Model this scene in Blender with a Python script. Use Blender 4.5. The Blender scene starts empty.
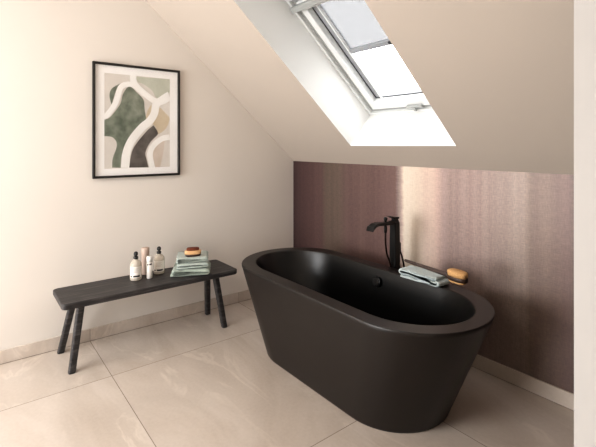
import bpy, bmesh, math, random
from mathutils import Vector, Matrix
random.seed(7)
PI = math.pi
COL = bpy.context.scene.collection

# ------------------------------------------------------------------ helpers
def lin(c):
    return tuple((x/255/12.92 if x/255 <= .04045 else ((x/255+.055)/1.055)**2.4) for x in c) + (1,)

def mat(name, col, rough=.6, metal=0, spec=.5):
    m = bpy.data.materials.new(name); m.use_nodes = True
    b = m.node_tree.nodes['Principled BSDF']
    b.inputs['Base Color'].default_value = lin(col)
    b.inputs['Roughness'].default_value = rough
    b.inputs['Metallic'].default_value = metal
    b.inputs['Specular IOR Level'].default_value = spec
    return m
def nd(m, t, **kw):
    n = m.node_tree.nodes.new(t)
    for k, v in kw.items(): setattr(n, k, v)
    return n
def ln(m, a, b): m.node_tree.links.new(a, b)
def bsdf(m): return m.node_tree.nodes['Principled BSDF']
def objco(m, scale=(1, 1, 1)):
    tc = nd(m, 'ShaderNodeTexCoord'); mp = nd(m, 'ShaderNodeMapping')
    mp.inputs['Scale'].default_value = scale
    ln(m, tc.outputs['Object'], mp.inputs['Vector']); return mp.outputs['Vector']
def noise(m, vec, scale, detail=4, rough=.5, dist=0):
    n = nd(m, 'ShaderNodeTexNoise')
    n.inputs['Scale'].default_value = scale; n.inputs['Detail'].default_value = detail
    n.inputs['Roughness'].default_value = rough; n.inputs['Distortion'].default_value = dist
    ln(m, vec, n.inputs['Vector']); return n.outputs['Fac']
def ramp(m, fac, stops, interp='LINEAR'):
    r = nd(m, 'ShaderNodeValToRGB'); r.color_ramp.interpolation = interp
    e = r.color_ramp.elements
    while len(e) < len(stops): e.new(.5)
    for i, (p, c) in enumerate(stops):
        e[i].position = p; e[i].color = lin(c) if len(c) == 3 else c
    ln(m, fac, r.inputs['Fac']); return r.outputs['Color']
def mix(m, fac, a, b, mode='MIX'):
    x = nd(m, 'ShaderNodeMix', data_type='RGBA', blend_type=mode)
    for s, v in ((x.inputs[0], fac), (x.inputs[6], a), (x.inputs[7], b)):
        if isinstance(v, (int, float)): s.default_value = v
        elif isinstance(v, tuple): s.default_value = v
        else: ln(m, v, s)
    return x.outputs[2]
def math_(m, op, a, b=None):
    x = nd(m, 'ShaderNodeMath', operation=op)
    for s, v in ((x.inputs[0], a), (x.inputs[1], b)):
        if v is None: continue
        if isinstance(v, (int, float)): s.default_value = v
        else: ln(m, v, s)
    return x.outputs[0]
def bump(m, h, strength, dist=.01):
    b = nd(m, 'ShaderNodeBump'); b.inputs['Strength'].default_value = strength
    b.inputs['Distance'].default_value = dist
    ln(m, h, b.inputs['Height']); ln(m, b.outputs['Normal'], bsdf(m).inputs['Normal'])

def link(name, bm, m, parent=None, smooth=False, recalc=True):
    if recalc: bmesh.ops.recalc_face_normals(bm, faces=bm.faces)
    me = bpy.data.meshes.new(name); bm.to_mesh(me); bm.free()
    for x in (m if isinstance(m, (list, tuple)) else [m]): me.materials.append(x)
    if smooth:
        for p in me.polygons: p.use_smooth = True
    o = bpy.data.objects.new(name, me); COL.objects.link(o)
    if parent: o.parent = parent
    return o
def thing(name, label, cat, loc=(0, 0, 0), rz=0, group=None):
    o = bpy.data.objects.new(name, None); COL.objects.link(o)
    o.location = loc; o.rotation_euler = (0, 0, rz); o.empty_display_size = .05
    return tag(o, label, cat, group)
def tag(o, label, cat, group=None):
    o['label'] = label; o['category'] = cat
    if group: o['group'] = group
    return o
def struct(o, label=None, cat=None):
    o['kind'] = 'structure'
    if label: o['label'] = label
    if cat: o['category'] = cat
    return o
def xf(bm, vs, M):
    bmesh.ops.transform(bm, matrix=M, verts=vs)
def box(bm, x0, x1, y0, y1, z0, z1, bev=0, seg=2, M=None, mi=0):
    r = bmesh.ops.create_cube(bm, size=1)
    vs = r['verts']
    for v in vs:
        v.co = Vector(((x0+x1)/2 + v.co.x*(x1-x0), (y0+y1)/2 + v.co.y*(y1-y0), (z0+z1)/2 + v.co.z*(z1-z0)))
    fs = set(f for v in vs for f in v.link_faces)
    if bev:
        es = list({e for v in vs for e in v.link_edges})
        rr = bmesh.ops.bevel(bm, geom=es, offset=bev, segments=seg, profile=.5, affect='EDGES')
        fs = set(rr['faces']) | {f for f in fs if f.is_valid}
        vs = list({v for f in fs for v in f.verts})
        fs = {f for v in vs for f in v.link_faces}
        vs = list({v for f in fs for v in f.verts})
    for f in fs: f.material_index = mi
    if M is not None: xf(bm, vs, M)
    return vs
def quad(bm, pts, mi=0):
    f = bm.faces.new([bm.verts.new(p) for p in pts]); f.material_index = mi; return f
def loft(bm, rings, cap0=True, cap1=True, closed=True, mi=0):
    R = [[bm.verts.new(p) for p in r] for r in rings]
    n = len(R[0])
    for a, b in zip(R, R[1:]):
        for i in range(n if closed else n-1):
            j = (i+1) % n
            f = bm.faces.new((a[i], a[j], b[j], b[i])); f.material_index = mi
    if cap0: bm.faces.new(list(reversed(R[0]))).material_index = mi
    if cap1: bm.faces.new(R[-1]).material_index = mi
    return R
def circ(c, r, ax, n=24, r2=None):
    ax = Vector(ax).normalized()
    t = Vector((0, 0, 1)) if abs(ax.z) < .9 else Vector((1, 0, 0))
    u = ax.cross(t).normalized(); v = ax.cross(u)
    r2 = r if r2 is None else r2
    return [Vector(c) + u*r*math.cos(2*PI*i/n) + v*r2*math.sin(2*PI*i/n) for i in range(n)]
def lathe(bm, prof, n=28, c=(0, 0, 0), mi=0):
    loft(bm, [[(c[0]+r*math.cos(2*PI*i/n), c[1]+r*math.sin(2*PI*i/n), c[2]+z) for i in range(n)] for r, z in prof], mi=mi)
def smoothpath(pts, k=8):
    P = [Vector(p) for p in pts]; P = [2*P[0]-P[1]] + P + [2*P[-1]-P[-2]]
    out = []
    for i in range(1, len(P)-2):
        for j in range(k):
            t = j/k
            out.append(.5*((2*P[i]) + (-P[i-1]+P[i+1])*t + (2*P[i-1]-5*P[i]+4*P[i+1]-P[i+2])*t*t + (-P[i-1]+3*P[i]-3*P[i+1]+P[i+2])*t**3))
    out.append(P[-2]); return out
def tube(bm, pts, r, n=12, k=8):
    P = smoothpath(pts, k) if k > 1 else [Vector(p) for p in pts]
    rings = []
    t0 = (P[1]-P[0]).normalized()
    u = t0.orthogonal().normalized()
    for i, p in enumerate(P):
        t = (P[min(i+1, len(P)-1)]-P[max(i-1, 0)]).normalized()
        u = (u - t*u.dot(t)).normalized(); v = t.cross(u)
        rr = r(i/(len(P)-1)) if callable(r) else r
        rings.append([p + u*rr*math.cos(2*PI*a/n) + v*rr*math.sin(2*PI*a/n) for a in range(n)])
    loft(bm, rings)
def rrect(hx, hy, r, n=5):
    P = []
    for cx, cy, a0 in ((hx-r, hy-r, 0), (-hx+r, hy-r, PI/2), (-hx+r, -hy+r, PI), (hx-r, -hy+r, 1.5*PI)):
        for i in range(n+1):
            a = a0 + i/n*PI/2; P.append((cx+r*math.cos(a), cy+r*math.sin(a)))
    return P

# ------------------------------------------------------------------ materials
def plaster(name, col, rough=.85):
    m = mat(name, col, rough, spec=.2)
    v = objco(m); n = noise(m, v, 2.2, 3)
    a = lin(col); b = tuple(x*.96 for x in a[:3])+(1,)
    ln(m, mix(m, n, a, b), bsdf(m).inputs['Base Color'])
    bump(m, noise(m, v, 160, 3), .06, .002); return m
M_wall = plaster('wall_paint', (228, 221, 213))
M_slope = plaster('slope_paint', (190, 179, 168))
M_part = plaster('partition_paint', (184, 181, 178))
M_lining = plaster('lining_white', (236, 236, 234), .6)
M_white = mat('window_white', (226, 228, 227), .35)
M_wgrey = mat('window_pale_grey', (160, 162, 160), .4)
M_alu = mat('aluminium', (156, 159, 163), .4, .1)
M_dark = mat('gasket_dark', (60, 62, 66), .6)
M_frame = mat('picture_frame_black', (34, 31, 28), .45)
M_mat = mat('mat_board', (250, 248, 246), .8)
M_blackmetal = mat('matt_black_metal', (13, 12, 12), .38, .2)
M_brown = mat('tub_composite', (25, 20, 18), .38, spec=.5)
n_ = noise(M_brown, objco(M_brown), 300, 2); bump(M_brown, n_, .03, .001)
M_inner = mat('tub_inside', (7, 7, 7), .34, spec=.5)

M_cap = mat('cap_satin_black', (30, 29, 29), .3)
def thin_glass(name, tint=(1, 1, 1, 1), gloss=.06):
    m = bpy.data.materials.new(name); m.use_nodes = True; nt = m.node_tree; nt.nodes.clear()
    o = nt.nodes.new('ShaderNodeOutputMaterial'); t = nt.nodes.new('ShaderNodeBsdfTransparent'); g = nt.nodes.new('ShaderNodeBsdfGlossy')
    t.inputs[0].default_value = tint; g.inputs['Roughness'].default_value = .03
    x = nt.nodes.new('ShaderNodeMixShader'); x.inputs[0].default_value = gloss
    nt.links.new(t.outputs[0], x.inputs[1]); nt.links.new(g.outputs[0], x.inputs[2]); nt.links.new(x.outputs[0], o.inputs[0]); return m
M_glass = thin_glass('window_glass')
M_picglass = thin_glass('picture_glass', gloss=.035)
M_screen = thin_glass('blind_screen', (.20, .20, .202, 1), 0)
# screen: part translucent cloth
nt = M_screen.node_tree
tr = nt.nodes.new('ShaderNodeBsdfTranslucent'); tr.inputs[0].default_value = (.08, .08, .082, 1)
x_ = [n for n in nt.nodes if n.type == 'MIX_SHADER'][0]; x_.inputs[0].default_value = .55
nt.links.new(tr.outputs[0], x_.inputs[2])

# stone floor
TILE, X0T, Y0T = 1.165, .565, -.602
def stone(name, seams=True, dark=1.0):
    m = mat(name, (190, 172, 155), .42, spec=.4)
    v = objco(m)
    sep = nd(m, 'ShaderNodeSeparateXYZ'); ln(m, v, sep.inputs[0])
    fx = math_(m, 'DIVIDE', math_(m, 'SUBTRACT', sep.outputs[0], X0T), TILE)
    fy = math_(m, 'DIVIDE', math_(m, 'SUBTRACT', sep.outputs[1], Y0T), TILE)
    cid = nd(m, 'ShaderNodeCombineXYZ')
    ln(m, math_(m, 'FLOOR', fx), cid.inputs[0]); ln(m, math_(m, 'FLOOR', fy), cid.inputs[1])
    wn = nd(m, 'ShaderNodeTexWhiteNoise', noise_dimensions='3D'); ln(m, cid.outputs[0], wn.inputs['Vector'])
    off = nd(m, 'ShaderNodeVectorMath', operation='MULTIPLY_ADD')
    ln(m, wn.outputs['Color'], off.inputs[0]); off.inputs[1].default_value = (9, 9, 9); ln(m, v, off.inputs[2])
    mp = nd(m, 'ShaderNodeMapping'); mp.inputs['Rotation'].default_value = (0, 0, .6); mp.inputs['Scale'].default_value = (.8, 2.2, 1)
    ln(m, off.outputs[0], mp.inputs['Vector']); vv = mp.outputs['Vector']
    big = noise(m, vv, 1.3, 6, .6, .8)
    base = ramp(m, big, [(.3, (186, 173, 161)), (.5, (196, 184, 173)), (.72, (207, 196, 186))])
    w = noise(m, vv, 1.1, 5, .55, 1.6)
    vein = math_(m, 'SUBTRACT', 1, math_(m, 'MULTIPLY', math_(m, 'ABSOLUTE', math_(m, 'SUBTRACT', w, .5)), 38))
    vein = math_(m, 'MAXIMUM', vein, 0)
    patch = ramp(m, noise(m, vv, 1.7, 2), [(.48, (0, 0, 0)), (.62, (255, 255, 255))])
    vf = math_(m, 'MULTIPLY', math_(m, 'MULTIPLY', vein, patch), .3)
    c = mix(m, vf, base, lin((232, 221, 208)))
    fine = noise(m, v, 60, 4)
    c = mix(m, .06, c, ramp(m, fine, [(.3, (150, 138, 128)), (.7, (225, 214, 205))]))
    if seams:
        def d(f): return math_(m, 'MULTIPLY', math_(m, 'ABSOLUTE', math_(m, 'SUBTRACT', math_(m, 'FRACT', math_(m, 'ADD', f, .5)), .5)), TILE)
        g = math_(m, 'LESS_THAN', math_(m, 'MINIMUM', d(fx), d(fy)), .0019)
        c = mix(m, g, c, lin((140, 128, 117)))
    if dark != 1: c = mix(m, 1.0, c, (dark, dark, dark, 1), 'MULTIPLY')
    ln(m, c, bsdf(m).inputs['Base Color'])
    r = ramp(m, big, [(.3, (120, 120, 120)), (.7, (95, 95, 95))]); ln(m, r, bsdf(m).inputs['Roughness'])
    bump(m, fine, .05, .003)
    return m
M_floor = stone('floor_stone'); M_skirt = stone('skirting_stone', False, 1.06)
M_grout = mat('grout', (120, 106, 94), .9)

# wallpaper
def wallpaper():
    m = mat('shimmer_wallpaper', (120, 95, 88), .42, .25)
    v = objco(m); sep = nd(m, 'ShaderNodeSeparateXYZ'); ln(m, v, sep.inputs[0])
    wob = math_(m, 'MULTIPLY', math_(m, 'SUBTRACT', noise(m, objco(m, (1, 1, 9)), 5, 4, .6), .5), .035)
    fx = math_(m, 'DIVIDE', math_(m, 'ADD', sep.outputs[0], wob), 2.5)
    S = [(0, (84, 58, 62)), (.02, (92, 66, 68)), (.08, (110, 80, 80)), (.16, (122, 92, 90)), (.185, (124, 108, 96)), (.25, (134, 116, 104)), (.285, (134, 106, 102)),
         (.36, (140, 110, 105)), (.40, (134, 104, 100)), (.44, (146, 114, 109)), (.485, (150, 118, 113)), (.515, (232, 226, 218)), (.56, (226, 218, 210)), (.62, (218, 206, 197)), (.66, (188, 166, 159)),  # pale stops: the paper's own stripe, lightened to hold the light streak too
         (.72, (186, 163, 155)), (.78, (180, 162, 152)), (.843, (176, 160, 148)), (.856, (150, 130, 118)), (.905, (146, 124, 113)), (.93, (140, 115, 108)), (.955, (108, 96, 87)), (.98, (130, 104, 97)), (1, (122, 96, 90))]
    c = ramp(m, fx, S)
    weave = noise(m, objco(m, (50, 1, 12)), 3, 3)
    weave2 = noise(m, objco(m, (8, 1, 70)), 3, 3)
    c = mix(m, .30, c, ramp(m, weave, [(.3, (70, 48, 48)), (.7, (170, 146, 134))]), 'OVERLAY')
    c = mix(m, .28, c, ramp(m, weave2, [(.3, (70, 56, 52)), (.7, (175, 155, 146))]), 'OVERLAY')
    st = noise(m, objco(m, (26, 1, .6)), 1, 3)
    c = mix(m, .35, c, ramp(m, st, [(.3, (100, 78, 78)), (.7, (150, 146, 138))]), 'OVERLAY')
    hs = nd(m, 'ShaderNodeHueSaturation'); hs.inputs['Saturation'].default_value = .8; hs.inputs['Value'].default_value = 1.06; ln(m, c, hs.inputs['Color'])
    ln(m, hs.outputs[0], bsdf(m).inputs['Base Color'])
    bump(m, weave2, .25, .002); return m
M_paper = wallpaper()

def blackwood():
    m = mat('black_stained_wood', (32, 31, 32), .5)
    v = objco(m, (14, 1.2, 14)); n = noise(m, v, 4, 6, .65, .6)
    ln(m, ramp(m, n, [(.3, (27, 26, 27)), (.52, (50, 48, 49)), (.72, (92, 88, 86))]), bsdf(m).inputs['Base Color'])
    bump(m, n, .25, .003); return m
M_bwood = blackwood()
def wood(name, a, b, sc=6):
    m = mat(name, a, .5); n = noise(m, objco(m, (2, 12, 12)), sc, 4, .6, .5)
    ln(m, ramp(m, n, [(.3, a), (.7, b)]), bsdf(m).inputs['Base Color']); return m
M_handle = wood('brush_wood', (48, 36, 32), (84, 68, 62)); M_oak = wood('pale_wood', (196, 150, 104), (222, 182, 138))
M_darkwood_shade = wood('dark_wood_and_shade', (52, 38, 30), (78, 56, 44))  # wood of the bath brush head; also the shade under the nail brush
def bristle(name, a, b):
    m = mat(name, a, .9); v = objco(m); n = noise(m, v, 260, 3)
    ln(m, ramp(m, n, [(.35, a), (.65, b)]), bsdf(m).inputs['Base Color']); bump(m, n, .8, .004); return m
M_brist = bristle('tan_bristle', (196, 146, 94), (222, 182, 130)); M_dbrist = bristle('brown_bristle', (84, 40, 24), (124, 62, 38))
def terry(name, a, b):
    m = mat(name, a, .95, spec=.1); v = objco(m); n = noise(m, v, 120, 4, .7); big = noise(m, v, 14, 3)
    c = ramp(m, n, [(.3, a), (.7, b)]); c = mix(m, .25, c, ramp(m, big, [(.3, a), (.7, b)]))
    ln(m, c, bsdf(m).inputs['Base Color']); bump(m, n, .7, .006)
    bsdf(m).inputs['Sheen Weight'].default_value = .3; return m
M_terry = terry('sage_terry', (140, 152, 140), (180, 191, 180)); M_terryl = terry('pale_sage_terry', (150, 161, 152), (190, 198, 191))
M_terryg = terry('light_sage_towel', (182, 198, 198), (216, 226, 226))

# ------------------------------------------------------------------ room shell
K = 1.199; SL = math.atan(.8858); CS, SN = math.cos(SL), math.sin(SL)
ZC = 2.7; VT = (ZC-K)/SN; YC = -VT*CS
XR, YR = 4.2, -5.0
def sp(x, v, n=0): return (x, -CS*v + SN*n, K + SN*v + CS*n)
bm = bmesh.new(); quad(bm, [(-.1, .1, 0), (XR+.1, .1, 0), (XR+.1, YR-.1, 0), (-.1, YR-.1, 0)])
r = bmesh.ops.extrude_face_region(bm, geom=list(bm.faces)); xf(bm, [g for g in r['geom'] if isinstance(g, bmesh.types.BMVert)], Matrix.Translation((0, 0, -.1)))
struct(link('floor', bm, M_floor), 'large pale beige stone tiles with thin grout joints', 'floor')

def prism(bm, pts, d):
    a = [bm.verts.new(p) for p in pts]; b = [bm.verts.new(Vector(p)+Vector(d)) for p in pts]
    n = len(a); bm.faces.new(a); bm.faces.new(list(reversed(b)))
    for i in range(n): bm.faces.new((a[i], b[i], b[(i+1) % n], a[(i+1) % n]))
bm = bmesh.new(); prism(bm, [(0, 0, 0), (0, 0, K), (0, YC, ZC), (0, YR, ZC), (0, YR, 0)], (-.1, 0, 0))
struct(link('wall_left', bm, M_wall), 'warm white plastered gable wall behind the bench', 'wall')
bm = bmesh.new(); prism(bm, [(0, 0, 0), (XR, 0, 0), (XR, 0, K), (0, 0, K)], (0, .1, 0))
struct(link('wall_back', bm, M_paper), 'low knee wall with striped shimmering plum wallpaper behind the bathtub', 'wall')
bm = bmesh.new(); prism(bm, [(0, YR, 0), (XR, YR, 0), (XR, YR, ZC), (0, YR, ZC)], (0, -.1, 0))
struct(link('wall_rear', bm, M_wall))
bm = bmesh.new(); prism(bm, [(XR, 0, 0), (XR, 0, K), (XR, YC, ZC), (XR, YR, ZC), (XR, YR, 0)], (.1, 0, 0))
struct(link('wall_side', bm, M_wall))
# short return wall at the right of the photo
PX, PY = 2.763, -1.2
bm = bmesh.new(); zt = K - .8858*PY; zt2 = K-.8858*(PY+.12)
prism(bm, [(PX, PY, 0), (PX, PY, zt), (PX, PY+.12, zt2), (PX, PY+.12, 0)], (XR-PX, 0, 0))
bmesh.ops.bevel(bm, geom=[e for e in bm.edges if abs(e.verts[0].co.z-e.verts[1].co.z) > .5 and e.verts[0].co.x < PX+.01], offset=.003, segments=2, affect='EDGES')
struct(link('wall_right', bm, M_part), 'pale painted partition wall cutting off the right of the view', 'wall')

# sloped ceiling with skylight opening
OX0, OX1, OV0, OV1 = .925, 1.796, .22, 1.66; WN = .322; WV1 = 1.315
bm = bmesh.new()
def sq(x0, x1, v0, v1): quad(bm, [sp(x0, v0), sp(x1, v0), sp(x1, v1), sp(x0, v1)])
sq(0, OX0, 0, VT); sq(OX1, XR, 0, VT); sq(OX0, OX1, 0, OV0); sq(OX0, OX1, OV1, VT)
quad(bm, [(0, YC, ZC), (XR, YC, ZC), (XR, YR, ZC), (0, YR, ZC)])
bmesh.ops.remove_doubles(bm, verts=bm.verts, dist=1e-5)
struct(link('ceiling', bm, M_slope), 'beige sloping attic ceiling with the skylight cut into it', 'ceiling')
bm = bmesh.new()
quad(bm, [sp(OX0, OV0), sp(OX1, OV0), sp(OX1, OV0, WN+.1), sp(OX0, OV0, WN+.1)])
quad(bm, [sp(OX0, OV1), sp(OX1, OV1), sp(OX1, WV1, WN+.0), sp(OX0, WV1, WN+.0)])
quad(bm, [sp(OX0, WV1, WN), sp(OX1, WV1, WN), sp(OX1, WV1, WN+.1), sp(OX0, WV1, WN+.1)])
for x in (OX0, OX1):
    bm.faces.new([bm.verts.new(p) for p in (sp(x, OV0), sp(x, OV1), sp(x, WV1, WN), sp(x, WV1, WN+.1), sp(x, OV0, WN+.1))])
bmesh.ops.remove_doubles(bm, verts=bm.verts, dist=1e-5)
struct(link('trim_1', bm, M_lining), 'white plastered lining of the skylight shaft', 'trim')

# skylight (local u = x, v = up slope, n = outwards)
WM = Matrix(((1, 0, 0, 0), (0, -CS, SN, 0), (0, SN, CS, K), (0, 0, 0, 1)))
def wpart(name, boxes, m, parent, bev=.003):
    bm = bmesh.new()
    for b in boxes: box(bm, *b, bev=bev)
    o = link(name, bm, m, parent); return o
def ring(x0, x1, v0, v1, wl, wb, n0, n1, wt=None):
    wt = wt or wb
    return [(x0, x0+wl, v0, v1, n0, n1), (x1-wl, x1, v0, v1, n0, n1), (x0+wl, x1-wl, v0, v0+wb, n0, n1), (x0+wl, x1-wl, v1-wt, v1, n0, n1)]
win = bpy.data.objects.new('window_1', None); COL.objects.link(win)
win.matrix_world = WM; struct(win, 'white framed skylight in the sloping ceiling with a half lowered grey blind', 'skylight')
a, b_, c_, d_ = OX0+.001, OX1-.001, OV0+.001, WV1-.001
wpart('window_frame', ring(a, b_, c_, d_, .022, .018, WN-.006, WN+.05), M_white, win)
wpart('frame_rebate', ring(a+.022, b_-.022, c_+.018, d_-.018, .034, .026, WN+.018, WN+.07), M_wgrey, win)
sx0, sx1, sv0, sv1 = a+.058, b_-.058, c_+.046, d_-.046
sash = wpart('sash', ring(sx0, sx1, sv0, sv1, .052, .072, WN+.004, WN+.07), M_white, win, .005)
px0, px1, pv0, pv1 = sx0+.052, sx1-.052, sv0+.072, sv1-.072
wpart('gasket', ring(px0, px1, pv0, pv1, .006, .004, WN+.048, WN+.056), M_dark, win, .001)
wpart('glazing_bead', ring(px0+.006, px1-.006, pv0+.004, pv1-.004, .048, .008, WN+.052, WN+.085), M_alu, win, .002)
wpart('glass', [(px0+.03, px1-.03, pv0, pv1, WN+.088, WN+.091)], M_glass, win, 0)
bm = bmesh.new(); quad(bm, [(px0+.054, .79, WN+.066), (px1-.054, .79, WN+.066), (px1-.054, pv1-.01, WN+.066), (px0+.054, pv1-.01, WN+.066)]); bl = link('blind', bm, M_screen, win)
wpart('blind_rail', [(px0+.052, px0+.064, pv0, pv1, WN+.040, WN+.062), (px1-.064, px1-.052, pv0, pv1, WN+.040, WN+.062)], M_white, win, .002)
wpart('blind_bar', [(px0+.052, px1-.052, .765, .803, WN+.045, WN+.068)], M_alu, bl, .004)
wpart('blind_pull', [(1.44, 1.54, .772, .796, WN+.036, WN+.046)], M_dark, bl, .003)
wpart('ventilation_bar', [(a+.022, b_-.022, 1.222, 1.262, WN-.045, WN-.008)], M_wgrey, win, .006)
wpart('lock_handle', [(1.315, 1.445, sv0+.002, sv0+.022, WN-.022, WN+.002), (1.37, 1.39, sv0-.02, sv0+.01, WN-.03, WN-.004)], M_wgrey, win, .004)

# skirting
BH = .085
def skirting(name, axis, cuts, lo, hi):
    bm = bmesh.new(); pts = [lo]+sorted(c for c in cuts if lo < c < hi)+[hi]
    for s, e in zip(pts, pts[1:]):
        s += .0012; e -= .0012
        if axis == 'y': box(bm, .0008, .011, s, e, .003, BH, bev=.0012, seg=1)
        else: box(bm, s, e, -.011, -.0008, .003, BH, bev=.0012, seg=1)
    if axis == 'y': box(bm, .0004, .008, lo, hi, .0004, BH-.003, mi=1)
    else: box(bm, lo, hi, -.008, -.0004, .0004, BH-.003, mi=1)
    return struct(link(name, bm, [M_skirt, M_grout]), 'low beige stone tile skirting', 'skirting')
skirting('baseboard_left', 'y', [Y0T-TILE*k for k in range(4)], YR+.01, -.013)['label'] = 'low beige stone tile skirting along the white wall'
skirting('baseboard_back', 'x', [X0T+TILE*k for k in range(4)], .012, XR-.01)['label'] = 'low beige stone tile skirting under the wallpaper'

# ------------------------------------------------------------------ bathtub
TX, TY, TZ = 1.370, -.640, .5555
def stad(a, b, n, z, N=30):
    P = []
    for i in range(N+1):
        t = -PI/2+PI*i/N; P.append((a-n+n*math.cos(t), b*math.sin(t), z))
    for i in range(N+1):
        t = PI/2+PI*i/N; P.append((-a+n+n*math.cos(t), b*math.sin(t), z))
    return P
tub = thing('bathtub', 'large matt dark brown freestanding oval bathtub with sloping sides', 'bathtub', (TX, TY, 0))
bm = bmesh.new()
def lerp(A, B, t): return tuple(x+(y-x)*t for x, y in zip(A, B))
B0, B1 = (.630, .296, .301), (.853, .384, .360)
def off(A, d): return (A[0]+d, A[1]+d, A[2]+d)
rings = [stad(*off(B0, -.012), 0), stad(*off(B0, -.004), .001), stad(*B0, .006)]
for t in (.02, .25, .5, .75, .97): rings.append(stad(*lerp(B0, B1, t), .006+(TZ-.014)*t))
rings += [stad(*off(B1, -.0005), TZ-.008), stad(*off(B1, -.002), TZ-.003), stad(*off(B1, -.0045), TZ), stad(*off(B1, -.0065), TZ), stad(*lerp(B1, (.770, .296, .330), .5), TZ)]
I1 = (.770, .296, .330)
rings += [stad(*off(I1, .010), TZ), stad(*off(I1, .007), TZ), stad(*off(I1, .002), TZ-.002), stad(*I1, TZ-.008)]
R_out = loft(bm, rings, cap1=False)
link('tub_shell', bm, M_brown, tub, smooth=True)
bm = bmesh.new()
I0 = (.560, .200, .200)
rings = [stad(*I1, TZ-.008), stad(*off(I1, -.003), TZ-.016)]
for t in (.2, .4, .6, .8): rings.append(stad(*lerp(off(I1, -.003), off(I0, .03), t), TZ-.016-(TZ-.016-.16)*t))
rings += [stad(*off(I0, .022), .145), stad(*off(I0, .0), .118), stad(*off(I0, -.04), .103), stad(*off(I0, -.10), .100)]
loft(bm, rings, cap0=False)
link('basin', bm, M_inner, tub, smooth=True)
def disc(name, c, ax, r, h, m, parent, n=32):
    bm = bmesh.new(); ax = Vector(ax).normalized(); c = Vector(c)
    loft(bm, [circ(c, r, ax, n), circ(c+ax*h*.7, r, ax, n), circ(c+ax*h*.95, r*.95, ax, n), circ(c+ax*h, r*.88, ax, n)])
    return link(name, bm, m, parent, smooth=False)
ov = disc('overflow_cap', (-.006, .279, .474), (0, -1, .17), .033, .018, M_blackmetal, tub)
disc('cap_face', (-.006, .2605, .477), (0, -1, .17), .024, .006, M_cap, ov)
disc('drain_plug', (0, 0, .100), (0, 0, 1), .034, .006, M_blackmetal, tub)

# ------------------------------------------------------------------ faucet
FX, FY = 1.366, -.195
fc = thing('bath_faucet', 'tall matt black floor standing tap with lever behind the bathtub', 'faucet', (FX, FY, 0))
bm = bmesh.new()
P = rrect(.075, .045, .012); loft(bm, [[(x, y, z) for x, y in P] for z in (0, .008)])
link('base_plate', bm, M_blackmetal, fc)
bm = bmesh.new()
rings = []
for z, s in ((.008, 1.12), (.5, 1.06), (.815, .96), (.842, .94)): rings.append([(x*s, y*s, z) for x, y in rrect(.0255, .0255, .006)])
loft(bm, rings); link('column', bm, M_blackmetal, fc)
bm = bmesh.new()
rings = []
for y, z0, z1, w in ((.018, .822, .852, .019), (-.05, .826, .850, .018), (-.12, .830, .850, .019), (-.175, .834, .854, .023), (-.205, .832, .850, .027), (-.235, .816, .834, .030), (-.242, .806, .816, .030)):
    cz, hz = (z0+z1)/2, (z1-z0)/2
    rings.append([(px, y, cz+pz) for px, pz in rrect(w, hz, min(hz*.5, .005), 3)])
loft(bm, rings); link('spout', bm, M_blackmetal, fc)
bm = bmesh.new(); loft(bm, [[(x, y, z) for x, y in rrect(.017, .017, .006)] for z in (.842, .862)])
rings = []
for y, z, h, w in ((.022, .866, .010, .020), (-.02, .869, .008, .018), (-.055, .882, .004, .015)):
    rings.append([(px, y, z+pz) for px, pz in rrect(w, h*.6, .002, 2)])
loft(bm, rings); link('lever', bm, M_blackmetal, fc)
bm = bmesh.new()
lathe(bm, [(.004, .776), (.0095, .782), (.0105, .80), (.0105, .82), (.0075, .828), (.0075, .858), (.012, .862), (.012, .878), (.007, .884)], 16, (.006, -.10, 0))
link('hand_shower', bm, M_blackmetal, fc, smooth=True)
bm = bmesh.new()
tube(bm, [(.006, -.10, .78), (.004, -.098, .72), (.0, -.08, .64), (.0, -.045, .56), (.0, -.038, .45), (.002, -.03, .30), (.02, .02, .17), (.03, .07, .20), (.026, .082, .40), (.018, .072, .54), (.012, .056, .61), (.010, .030, .66)], .0062, 10, 10)
link('shower_hose', bm, mat('hose_bronze_black', (40, 26, 22), .35, .5), fc, smooth=True)
bm = bmesh.new(); box(bm, -.012, .016, .020, .048, .635, .700, bev=.005)
link('hose_outlet', bm, M_blackmetal, fc)

# ------------------------------------------------------------------ towels
def folded(bm, L, W, layers, th, seed=0, nose=.5, slope=0, squash=1.0):
    """zigzag-folded cloth: layers run along X (length L), folds at the two ends, W along Y."""
    rnd = random.Random(seed)
    pts = []
    for k in range(layers):
        z = th*(k+.5); s = 1 if k % 2 == 0 else -1
        l = L/2 - rnd.uniform(0, .012)
        xs = [(-l + 2*l*i/14)*s for i in range(15)]
        pts += [Vector((x, 0, z+.0015*math.sin(x*23+k*2))) for x in xs]
        if k < layers-1:
            ex = xs[-1]
            for a in (.25, .5, .75):
                pts.append(Vector((ex + s*math.sin(a*PI)*th*.62, 0, z+th*(1-math.cos(a*PI))/2)))
    h = th*.40
    N = len(pts)
    nrm = []
    for i in range(N):
        t = (pts[min(i+1, N-1)]-pts[max(i-1, 0)]).normalized(); nrm.append(Vector((-t.z, 0, t.x)))
    NW = 12; rings = []
    for j in range(NW+1):
        y = -W/2 + W*j/NW
        e = abs(2*j/NW-1); hh = h*(1 if e < .99 else .6)
        yy = y
        sc = 1 + .012*math.sin(j*1.7+seed)
        f = [Vector((p.x*sc, yy, p.z)) + n*hh + Vector((0, 0, .001*math.sin(p.x*60+j+seed))) for p, n in zip(pts, nrm)]
        g = [Vector((p.x*sc, yy, p.z)) - n*hh + Vector((0, 0, .001*math.sin(p.x*60+j+seed))) for p, n in zip(pts, nrm)]
        rings.append(f + list(reversed(g)))
    loft(bm, rings, True, True)
    return bm
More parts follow.
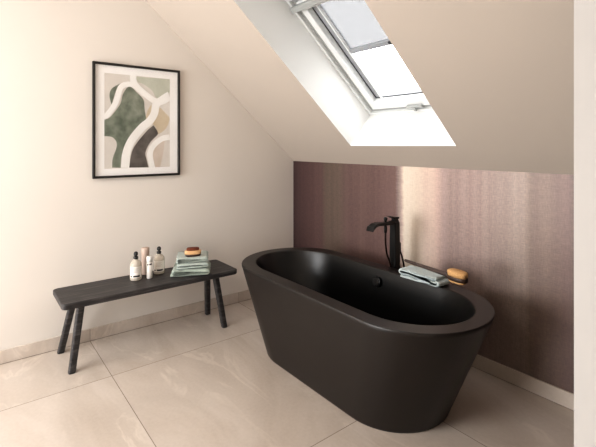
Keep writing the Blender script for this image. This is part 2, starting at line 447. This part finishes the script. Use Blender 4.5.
def towel(name, label, loc, rz, L, W, layers, th, m, seed, rx=0, group=None):
    bm = bmesh.new(); folded(bm, L, W, layers, th, seed)
    # triangulate end caps properly
    bmesh.ops.triangulate(bm, faces=[f for f in bm.faces if len(f.verts) > 4])
    o = link(name, bm, m, smooth=True)
    o.location = loc; o.rotation_euler = (rx, 0, rz); tag(o, label, 'towel', group); return o

BZ = .430
G = 'folded towels stacked on the bench'
towel('folded_towel', 'widest sage green folded towel at the bottom of the stack on the black bench', (.284, -1.160, BZ+.001), 1.08, .248, .235, 2, .023, M_terry, 1, group=G)
towel('folded_towel', 'middle folded sage towel between the bottom towel and the one with the brush', (.276, -1.143, BZ+.049), 1.16, .228, .225, 2, .018, M_terryl, 2, group=G)
towel('folded_towel', 'topmost folded sage towel on the bench stack, under the small wooden brush', (.266, -1.142, BZ+.086), 1.12, .212, .215, 2, .018, M_terryl, 3, group=G)
towel('bath_towel', 'folded pale sage towel lying on the far rim of the bathtub', (1.682, -.322, TZ+.001), .0, .262, .120, 3, .0175, M_terryg, 5)

# ------------------------------------------------------------------ small wooden nail brush on stack
def oval(a, b, n=36, p=2.5):
    return [(math.copysign(abs(math.cos(2*PI*i/n))**(2/p), math.cos(2*PI*i/n))*a, math.copysign(abs(math.sin(2*PI*i/n))**(2/p), math.sin(2*PI*i/n))*b) for i in range(n)]
nb = thing('nail_brush', 'small pale wooden brush with brown bristles on top of the towel stack', 'brush', (.318, -1.153, BZ+.122), 1.15)
bm = bmesh.new(); O = oval(1, 1)
def orings(bm, L, A, B): loft(bm, [[(x*A*s, y*B*s, z) for x, y in O] for z, s in L])
orings(bm, [(0, .82), (.006, .93), (.016, .97)], .058, .032); link('brush_under_shade', bm, M_darkwood_shade, nb, True)  # dark lower part: the shadow beneath the brush, put into its colour
bm = bmesh.new(); orings(bm, [(.016, .95), (.020, 1.0), (.036, 1.0), (.042, .95), (.043, .86)], .058, .032); link('brush_body', bm, M_oak, nb, True)
bm = bmesh.new(); orings(bm, [(.042, .74), (.056, .76), (.059, .70)], .058, .032); link('bristles', bm, M_dbrist, nb, True)

# bath brush on the rim towel
bb = thing('bath_brush', 'long handled wooden bath brush with tan bristles resting on the rim towel', 'brush', (1.545, -.322, .645))
hx, hy = 1.918-1.545, -.352+.322
ang = math.atan2(hy, hx); Ld = math.hypot(hx, hy)
bb.rotation_euler = (0, .03, ang)
bm = bmesh.new()
prof = [(0, .004, .004), (.004, .008, .008), (.02, .010, .009), (.10, .010, .009), (.20, .012, .0105), (.27, .0145, .012), (.315, .016, .012), (.34, .018, .011)]
loft(bm, [[(x, a*math.cos(2*PI*i/16), b*math.sin(2*PI*i/16)) for i in range(16)] for x, a, b in prof])
link('handle', bm, M_handle, bb, True)
bm = bmesh.new(); tube(bm, [(-.001, -.001, .0), (-.012, .002, .002), (-.016, 0, .006), (-.010, -.003, .005), (-.001, .001, .0)], .0013, 6, 6)
link('hanging_loop', bm, mat('loop_cord', (120, 105, 92), .8), bb, True)
bm = bmesh.new()
def hrings(L, A=.058, B=.036, cx=Ld): return [[(cx+x*A*s, y*B*s, z) for x, y in O] for z, s in L]
loft(bm, hrings([(-.013, .90), (-.009, 1.0), (.006, 1.0), (.010, .95)])); link('brush_head', bm, M_darkwood_shade, bb, True)
bm = bmesh.new(); loft(bm, hrings([(.010, .93), (.022, .98), (.034, .97), (.038, .88)])); link('bristles', bm, M_brist, bb, True)
bm = bmesh.new(); loft(bm, hrings([(-.013, .80), (-.020, .84), (-.024, .74)])); link('massage_pad', bm, M_brist, bb, True)

# ------------------------------------------------------------------ bench
bench = thing('bench', 'long low black wooden bench against the white wall', 'bench', (0, 0, 0))
bm = bmesh.new()
sx, sy = (.085+.440)/2, (-2.005-.850)/2; hxs, hys = .355/2, 1.155/2
P = rrect(hxs, hys, .028, 6); T = .036
loft(bm, [[(sx+x*s if False else sx+math.copysign(abs(x)-d, x), sy+math.copysign(abs(y)-d, y), z) for x, y in P] for z, d in ((BZ-T, .006), (BZ-T+.003, .002), (BZ-T+.008, 0), (BZ-.006, 0), (BZ-.002, .002), (BZ, .006))])
link('seat', bm, M_bwood, bench)
for (fx, fy), (tx, ty) in (((.382, -1.945), (.378, -1.895)), ((.066, -1.955), (.150, -1.885)), ((.373, -.930), (.378, -1.005)), ((.075, -.920), (.160, -.965))):
    bm = bmesh.new()
    A = Vector((fx, fy, .0)); Bv = Vector((tx, ty, BZ-T+.002))
    rings = []
    for t, s in ((0, .92), (.01, 1), (1, 1.06)):
        c = A.lerp(Bv, t); rings.append([(c.x+x*s, c.y+y*s, c.z) for x, y in rrect(.0200, .0200, .012, 4)])
    loft(bm, rings); link('leg', bm, M_bwood, bench)

# ------------------------------------------------------------------ bottles
M_bottle = mat('bottle_pale', (226, 216, 202), .12); bsdf(M_bottle).inputs['Transmission Weight'].default_value = .35
bsdf(M_bottle).inputs['IOR'].default_value = 1.3
M_label = mat('bottle_label', (238, 232, 224), .6); M_print = mat('label_print', (48, 44, 42), .7)
M_pump = mat('pump_black', (24, 26, 26), .4)
def shell(bm, r, z0, z1, a0, a1, n=8, mi=0):
    for i in range(n):
        a, b = a0+(a1-a0)*i/n, a0+(a1-a0)*(i+1)/n
        quad(bm, [(r*math.cos(a), r*math.sin(a), z0), (r*math.cos(b), r*math.sin(b), z0), (r*math.cos(b), r*math.sin(b), z1), (r*math.cos(a), r*math.sin(a), z1)], mi)
AC = math.atan2(-1.0, 2.9)    # direction of the room the labels face
def pump_bottle(loc, rot, label, g='pump bottles on the bench'):
    t = thing('pump_bottle', label, 'bottle', loc, 0, g)
    bm = bmesh.new()
    lathe(bm, [(.030, 0), (.036, .003), (.0385, .010), (.0385, .105), (.036, .118), (.026, .130), (.014, .136), (.013, .146)], 32)
    link('bottle_body', bm, M_bottle, t, True)
    bm = bmesh.new(); shell(bm, .0388, .022, .098, AC-1.15, AC+1.15, 16)
    lb = link('label', bm, M_label, t, recalc=False)
    bm = bmesh.new()
    # two dark printed marks low on the label: a small square and a long word-like bar; faint lines above
    shell(bm, .0391, .027, .037, AC-.95, AC-.62, 3)
    shell(bm, .0391, .027, .039, AC-.42, AC+.72, 9)
    link('label_print', bm, M_print, lb, recalc=False)
    bm = bmesh.new()
    for k in range(4): shell(bm, .0391, .084-k*.008, .0865-k*.008, AC-.55, AC+.5-.12*(k % 2), 6)
    link('label_fine_print', bm, mat('fine_print', (188, 176, 166), .7), lb, recalc=False)
    bm = bmesh.new(); lathe(bm, [(.015, .143), (.0155, .146), (.0155, .158), (.010, .161), (.0055, .163), (.0055, .170)], 20); 
    link('pump_collar', bm, M_pump, t, True)
    bm = bmesh.new(); lathe(bm, [(.008, .164), (.0135, .168), (.015, .176), (.012, .188), (.006, .192)], 18)
    d = Vector((math.cos(rot), math.sin(rot), 0))
    tube(bm, [d*.004+Vector((0, 0, .181)), d*.020+Vector((0, 0, .182)), d*.029+Vector((0, 0, .178)), d*.031+Vector((0, 0, .172))], lambda s: .0052-.0015*s, 10, 5)
    link('pump_head', bm, M_pump, t, True)
    return t
pump_bottle((.225, -1.526, BZ), -.3, 'pale soap bottle with black pump, nearer the left end of the bench')
pump_bottle((.180, -1.350, BZ), -.3, 'pale soap bottle with black pump, right of the slim white bottle')
t = thing('slim_bottle', 'slim white dispenser bottle standing between the two pump bottles', 'bottle', (.245, -1.440, BZ))
bm = bmesh.new(); lathe(bm, [(.0175, 0), (.0195, .002), (.0195, .110)], 28); bo = link('bottle_body', bm, mat('white_plastic', (236, 231, 224), .35), t, True)
bm = bmesh.new(); lathe(bm, [(.0185, .110), (.0185, .1135), (.0195, .114), (.0195, .148), (.0175, .151)], 28); link('cap', bm, mat('white_cap', (242, 240, 236), .3), t, True)
bm = bmesh.new()
shell(bm, .0199, .092, .103, AC-.75, AC-.35, 3); shell(bm, .0199, .094, .104, AC-.05, AC+.85, 6); 
link('label_print', bm, M_print, bo, recalc=False)
bm = bmesh.new(); lathe(bm, [(.024, 0), (.027, .002), (.027, .140), (.0275, .141), (.0275, .184), (.025, .187)], 28)
o = link('pink_cylinder', bm, mat('dusty_pink', (190, 168, 154), .5), None, True); o.location = (.130, -1.430, BZ)  # plain upright pink cylinder
tag(o, 'plain dusty pink cylinder behind the left pump bottle and slim white bottle', 'container')

# ------------------------------------------------------------------ framed picture
PY0, PY1, PZ0, PZ1 = -1.7535, -1.128, 1.1175, 1.9295
pic = thing('framed_picture', 'black framed abstract print in sage green, grey and beige on the white wall', 'picture', (0, PY0, PZ0))
W_, H_ = PY1-PY0, PZ1-PZ0
bm = bmesh.new(); fw_ = .016
for y0, y1, z0, z1 in ((0, W_, 0, fw_), (0, W_, H_-fw_, H_), (0, fw_, fw_, H_-fw_), (W_-fw_, W_, fw_, H_-fw_)): box(bm, .001, .026, y0, y1, z0, z1, bev=.0015, seg=1)
link('frame', bm, M_frame, pic)
bm = bmesh.new(); box(bm, .002, .010, fw_, W_-fw_, fw_, H_-fw_); link('mat_board', bm, M_mat, pic)
bm = bmesh.new(); box(bm, .019, .0205, fw_, W_-fw_, fw_, H_-fw_); link('glass', bm, M_picglass, pic)
# artwork: crop coordinates -> frame coordinates
def art(X, Y):
    u = (X-38)/279; tp = 36+32*u; bt = 410-17*u; s = u*.94+.06*u*u
    return (s*W_, (1-(Y-tp)/(bt-tp))*H_)
def up(X, Y): return art((98+X/7.842-80)*3.192, (66+Y/7.842-50)*3.192)     # upper close-up
def dn(X, Y): return art((98+X/7.842-80)*3.192, (117+Y/7.842-50)*3.192)    # lower close-up
def watercol(name, a, b, sc=9):
    m = mat(name, a, .85, spec=.1); n = noise(m, objco(m), sc, 5, .65)
    ln(m, ramp(m, n, [(.3, a), (.7, b)]), bsdf(m).inputs['Base Color']); return m
A_bg = watercol('art_paper', (214, 208, 201), (226, 220, 213)); A_gr = watercol('art_sage', (92, 100, 88), (150, 156, 142), 12)
A_dk = watercol('art_charcoal', (84, 79, 76), (122, 116, 111), 12); A_bg2 = watercol('art_beige', (200, 184, 158), (216, 202, 180)); A_ps = watercol('art_pale_sage', (184, 186, 170), (202, 203, 190))
A_wh = watercol('art_white_band', (242, 240, 236), (250, 248, 245)); A_pk = watercol('art_blush', (206, 192, 178), (218, 206, 196))
al, ar = fw_*0+.081*W_/.62*.94, W_-.087
L0, T0 = up(42, 52); R0, T1 = up(557, 105); _, Bt = dn(42, 393); R0b, Bt2 = dn(557, 388)
T0 = (T0+T1)/2; Bt = (Bt+Bt2)/2
bm = bmesh.new()
def clampv(p): return (min(max(p[0], L0), R0), min(max(p[1], Bt), T0))
def shape(pts, mi, lv):
    vs = [bm.verts.new((.0105+lv*.0004, *clampv(p))) for p in pts]
    f = bm.faces.new(vs); f.material_index = mi
    if f.normal.x < 0: pass
quad(bm, [(.0103, L0, Bt), (.0103, R0, Bt), (.0103, R0, T0), (.0103, L0, T0)], 0)
def sm(pts, k=5): return [(p.x, p.y) for p in smoothpath([(a_, b__, 0) for a_, b__ in pts], k)]
# sage mass
g1 = sm([up(42, 420), up(80, 405), up(120, 360), up(165, 290), up(185, 215), up(235, 160), up(300, 215), up(345, 265), up(352, 330), up(365, 410), dn(360, 20), dn(290, 95), dn(215, 190), dn(175, 290), dn(165, 393)]) \
   + sm([dn(100, 393), dn(105, 320), dn(133, 240), dn(132, 190), dn(100, 155), dn(42, 148)])
shape(g1, 1, 1)
shape(sm([up(95, 300), up(80, 230), up(100, 175), up(165, 138), up(135, 180), up(115, 240), up(100, 295)]), 1, 1)
# pale sage upper right
shape([up(285, 84), up(557, 106), up(557, 205)] + sm([up(500, 235), up(450, 250), up(410, 190), up(340, 140), up(300, 125), up(285, 84)]), 4, 1)
# beige
shape(sm([up(375, 350), up(400, 310), up(420, 310), up(415, 370), up(370, 410), up(362, 395)]), 3, 1)
shape(sm([up(475, 320), up(550, 395), dn(550, 30), dn(520, 90), dn(455, 130), dn(445, 80), dn(420, 45), up(450, 395), up(470, 330)]), 3, 1)
# blush lower right
shape(sm([dn(515, 180), dn(500, 290), dn(475, 392)]) + sm([dn(440, 392), dn(420, 300), dn(430, 240), dn(460, 195), dn(515, 180)]), 6, 1)
# charcoal
shape(sm([dn(425, 60), dn(455, 105), dn(455, 135), dn(400, 190), dn(360, 270), dn(370, 330), dn(385, 388)]) + sm([dn(232, 390), dn(245, 300), dn(270, 230), dn(330, 150), dn(380, 95), dn(425, 60)]), 2, 2)
# white ribbons
def ribbon(pts, w, lv):
    P = [Vector((a_, b__, 0)) for a_, b__ in sm(pts, 8)]
    Lf, Rt = [], []
    for i, p in enumerate(P):
        t = (P[min(i+1, len(P)-1)]-P[max(i-1, 0)]).normalized(); n = Vector((-t.y, t.x, 0))
        ww = w if not callable(w) else w(i/(len(P)-1)); Lf.append(p+n*ww); Rt.append(p-n*ww)
    for i in range(len(P)-1):
        vs = [(.0105+lv*.0004+i*4e-6, *clampv(q)) for q in (Lf[i], Lf[i+1], Rt[i+1], Rt[i])]
        if len({(round(a_[1], 5), round(a_[2], 5)) for a_ in vs}) == 4: quad(bm, vs, 5)
S = W_/ (86.85*7.842)   # metres per close-up pixel
ribbon([up(262, 70), up(268, 130), up(310, 180), up(370, 230), up(440, 275), up(500, 275), up(557, 240)], 25*S, 5)
ribbon([up(557, 225), up(490, 265), up(445, 300), up(430, 370), up(390, 430), dn(330, 80), dn(250, 180), dn(210, 280), dn(200, 393)], 31*S, 4)
ribbon([up(300, 170), up(235, 142), up(168, 165), up(140, 250), up(110, 320), up(60, 385), up(20, 400)], 21*S, 6)
ribbon([dn(557, 150), dn(490, 165), (dn(425, 215)), dn(395, 280), dn(405, 350), dn(415, 393)], 23*S, 3)
link('art_print', bm, [A_bg, A_gr, A_dk, A_bg2, A_ps, A_wh, A_pk], pic, recalc=False)

# ------------------------------------------------------------------ camera, light, world
sc = bpy.context.scene
cam = bpy.data.cameras.new('camera'); co = bpy.data.objects.new('camera', cam); COL.objects.link(co); sc.camera = co
co.location = (3.1852, -2.4304, 1.35); co.rotation_euler = (PI/2, 0, math.atan2(.78784, .61588))
cam.sensor_width = 36; cam.lens = 422.83/596*36; cam.shift_x = -.0006; cam.shift_y = (145.08-223.5)/596
cam.clip_start = .05

def area(name, loc, target, sx, sy, power, col):
    l = bpy.data.lights.new(name, 'AREA'); l.shape = 'RECTANGLE'; l.size = sx; l.size_y = sy; l.energy = power; l.color = col
    o = bpy.data.objects.new(name, l); COL.objects.link(o); o.location = loc
    o.rotation_euler = (Vector(target)-Vector(loc)).to_track_quat('-Z', 'Y').to_euler(); return o
area('rear_window_light', (.85, -4.85, 1.1), (1.2, 0, .7), 1.9, 1.6, 140, (.96, .98, 1))
area('ceiling_fill', (1.5, -3.3, 2.66), (.5, -2.0, 0), 1.2, 1.2, 40, (1, .97, .93))  # unseen soft fill, added below the ceiling to brighten the room

w = bpy.data.worlds.new('sky'); sc.world = w; w.use_nodes = True
bg = w.node_tree.nodes['Background']; bg.inputs[0].default_value = (1, 1, 1, 1); bg.inputs[1].default_value = 5.8

sc.view_settings.view_transform = 'Standard'; sc.view_settings.look = 'Medium High Contrast'; sc.view_settings.exposure = -.02
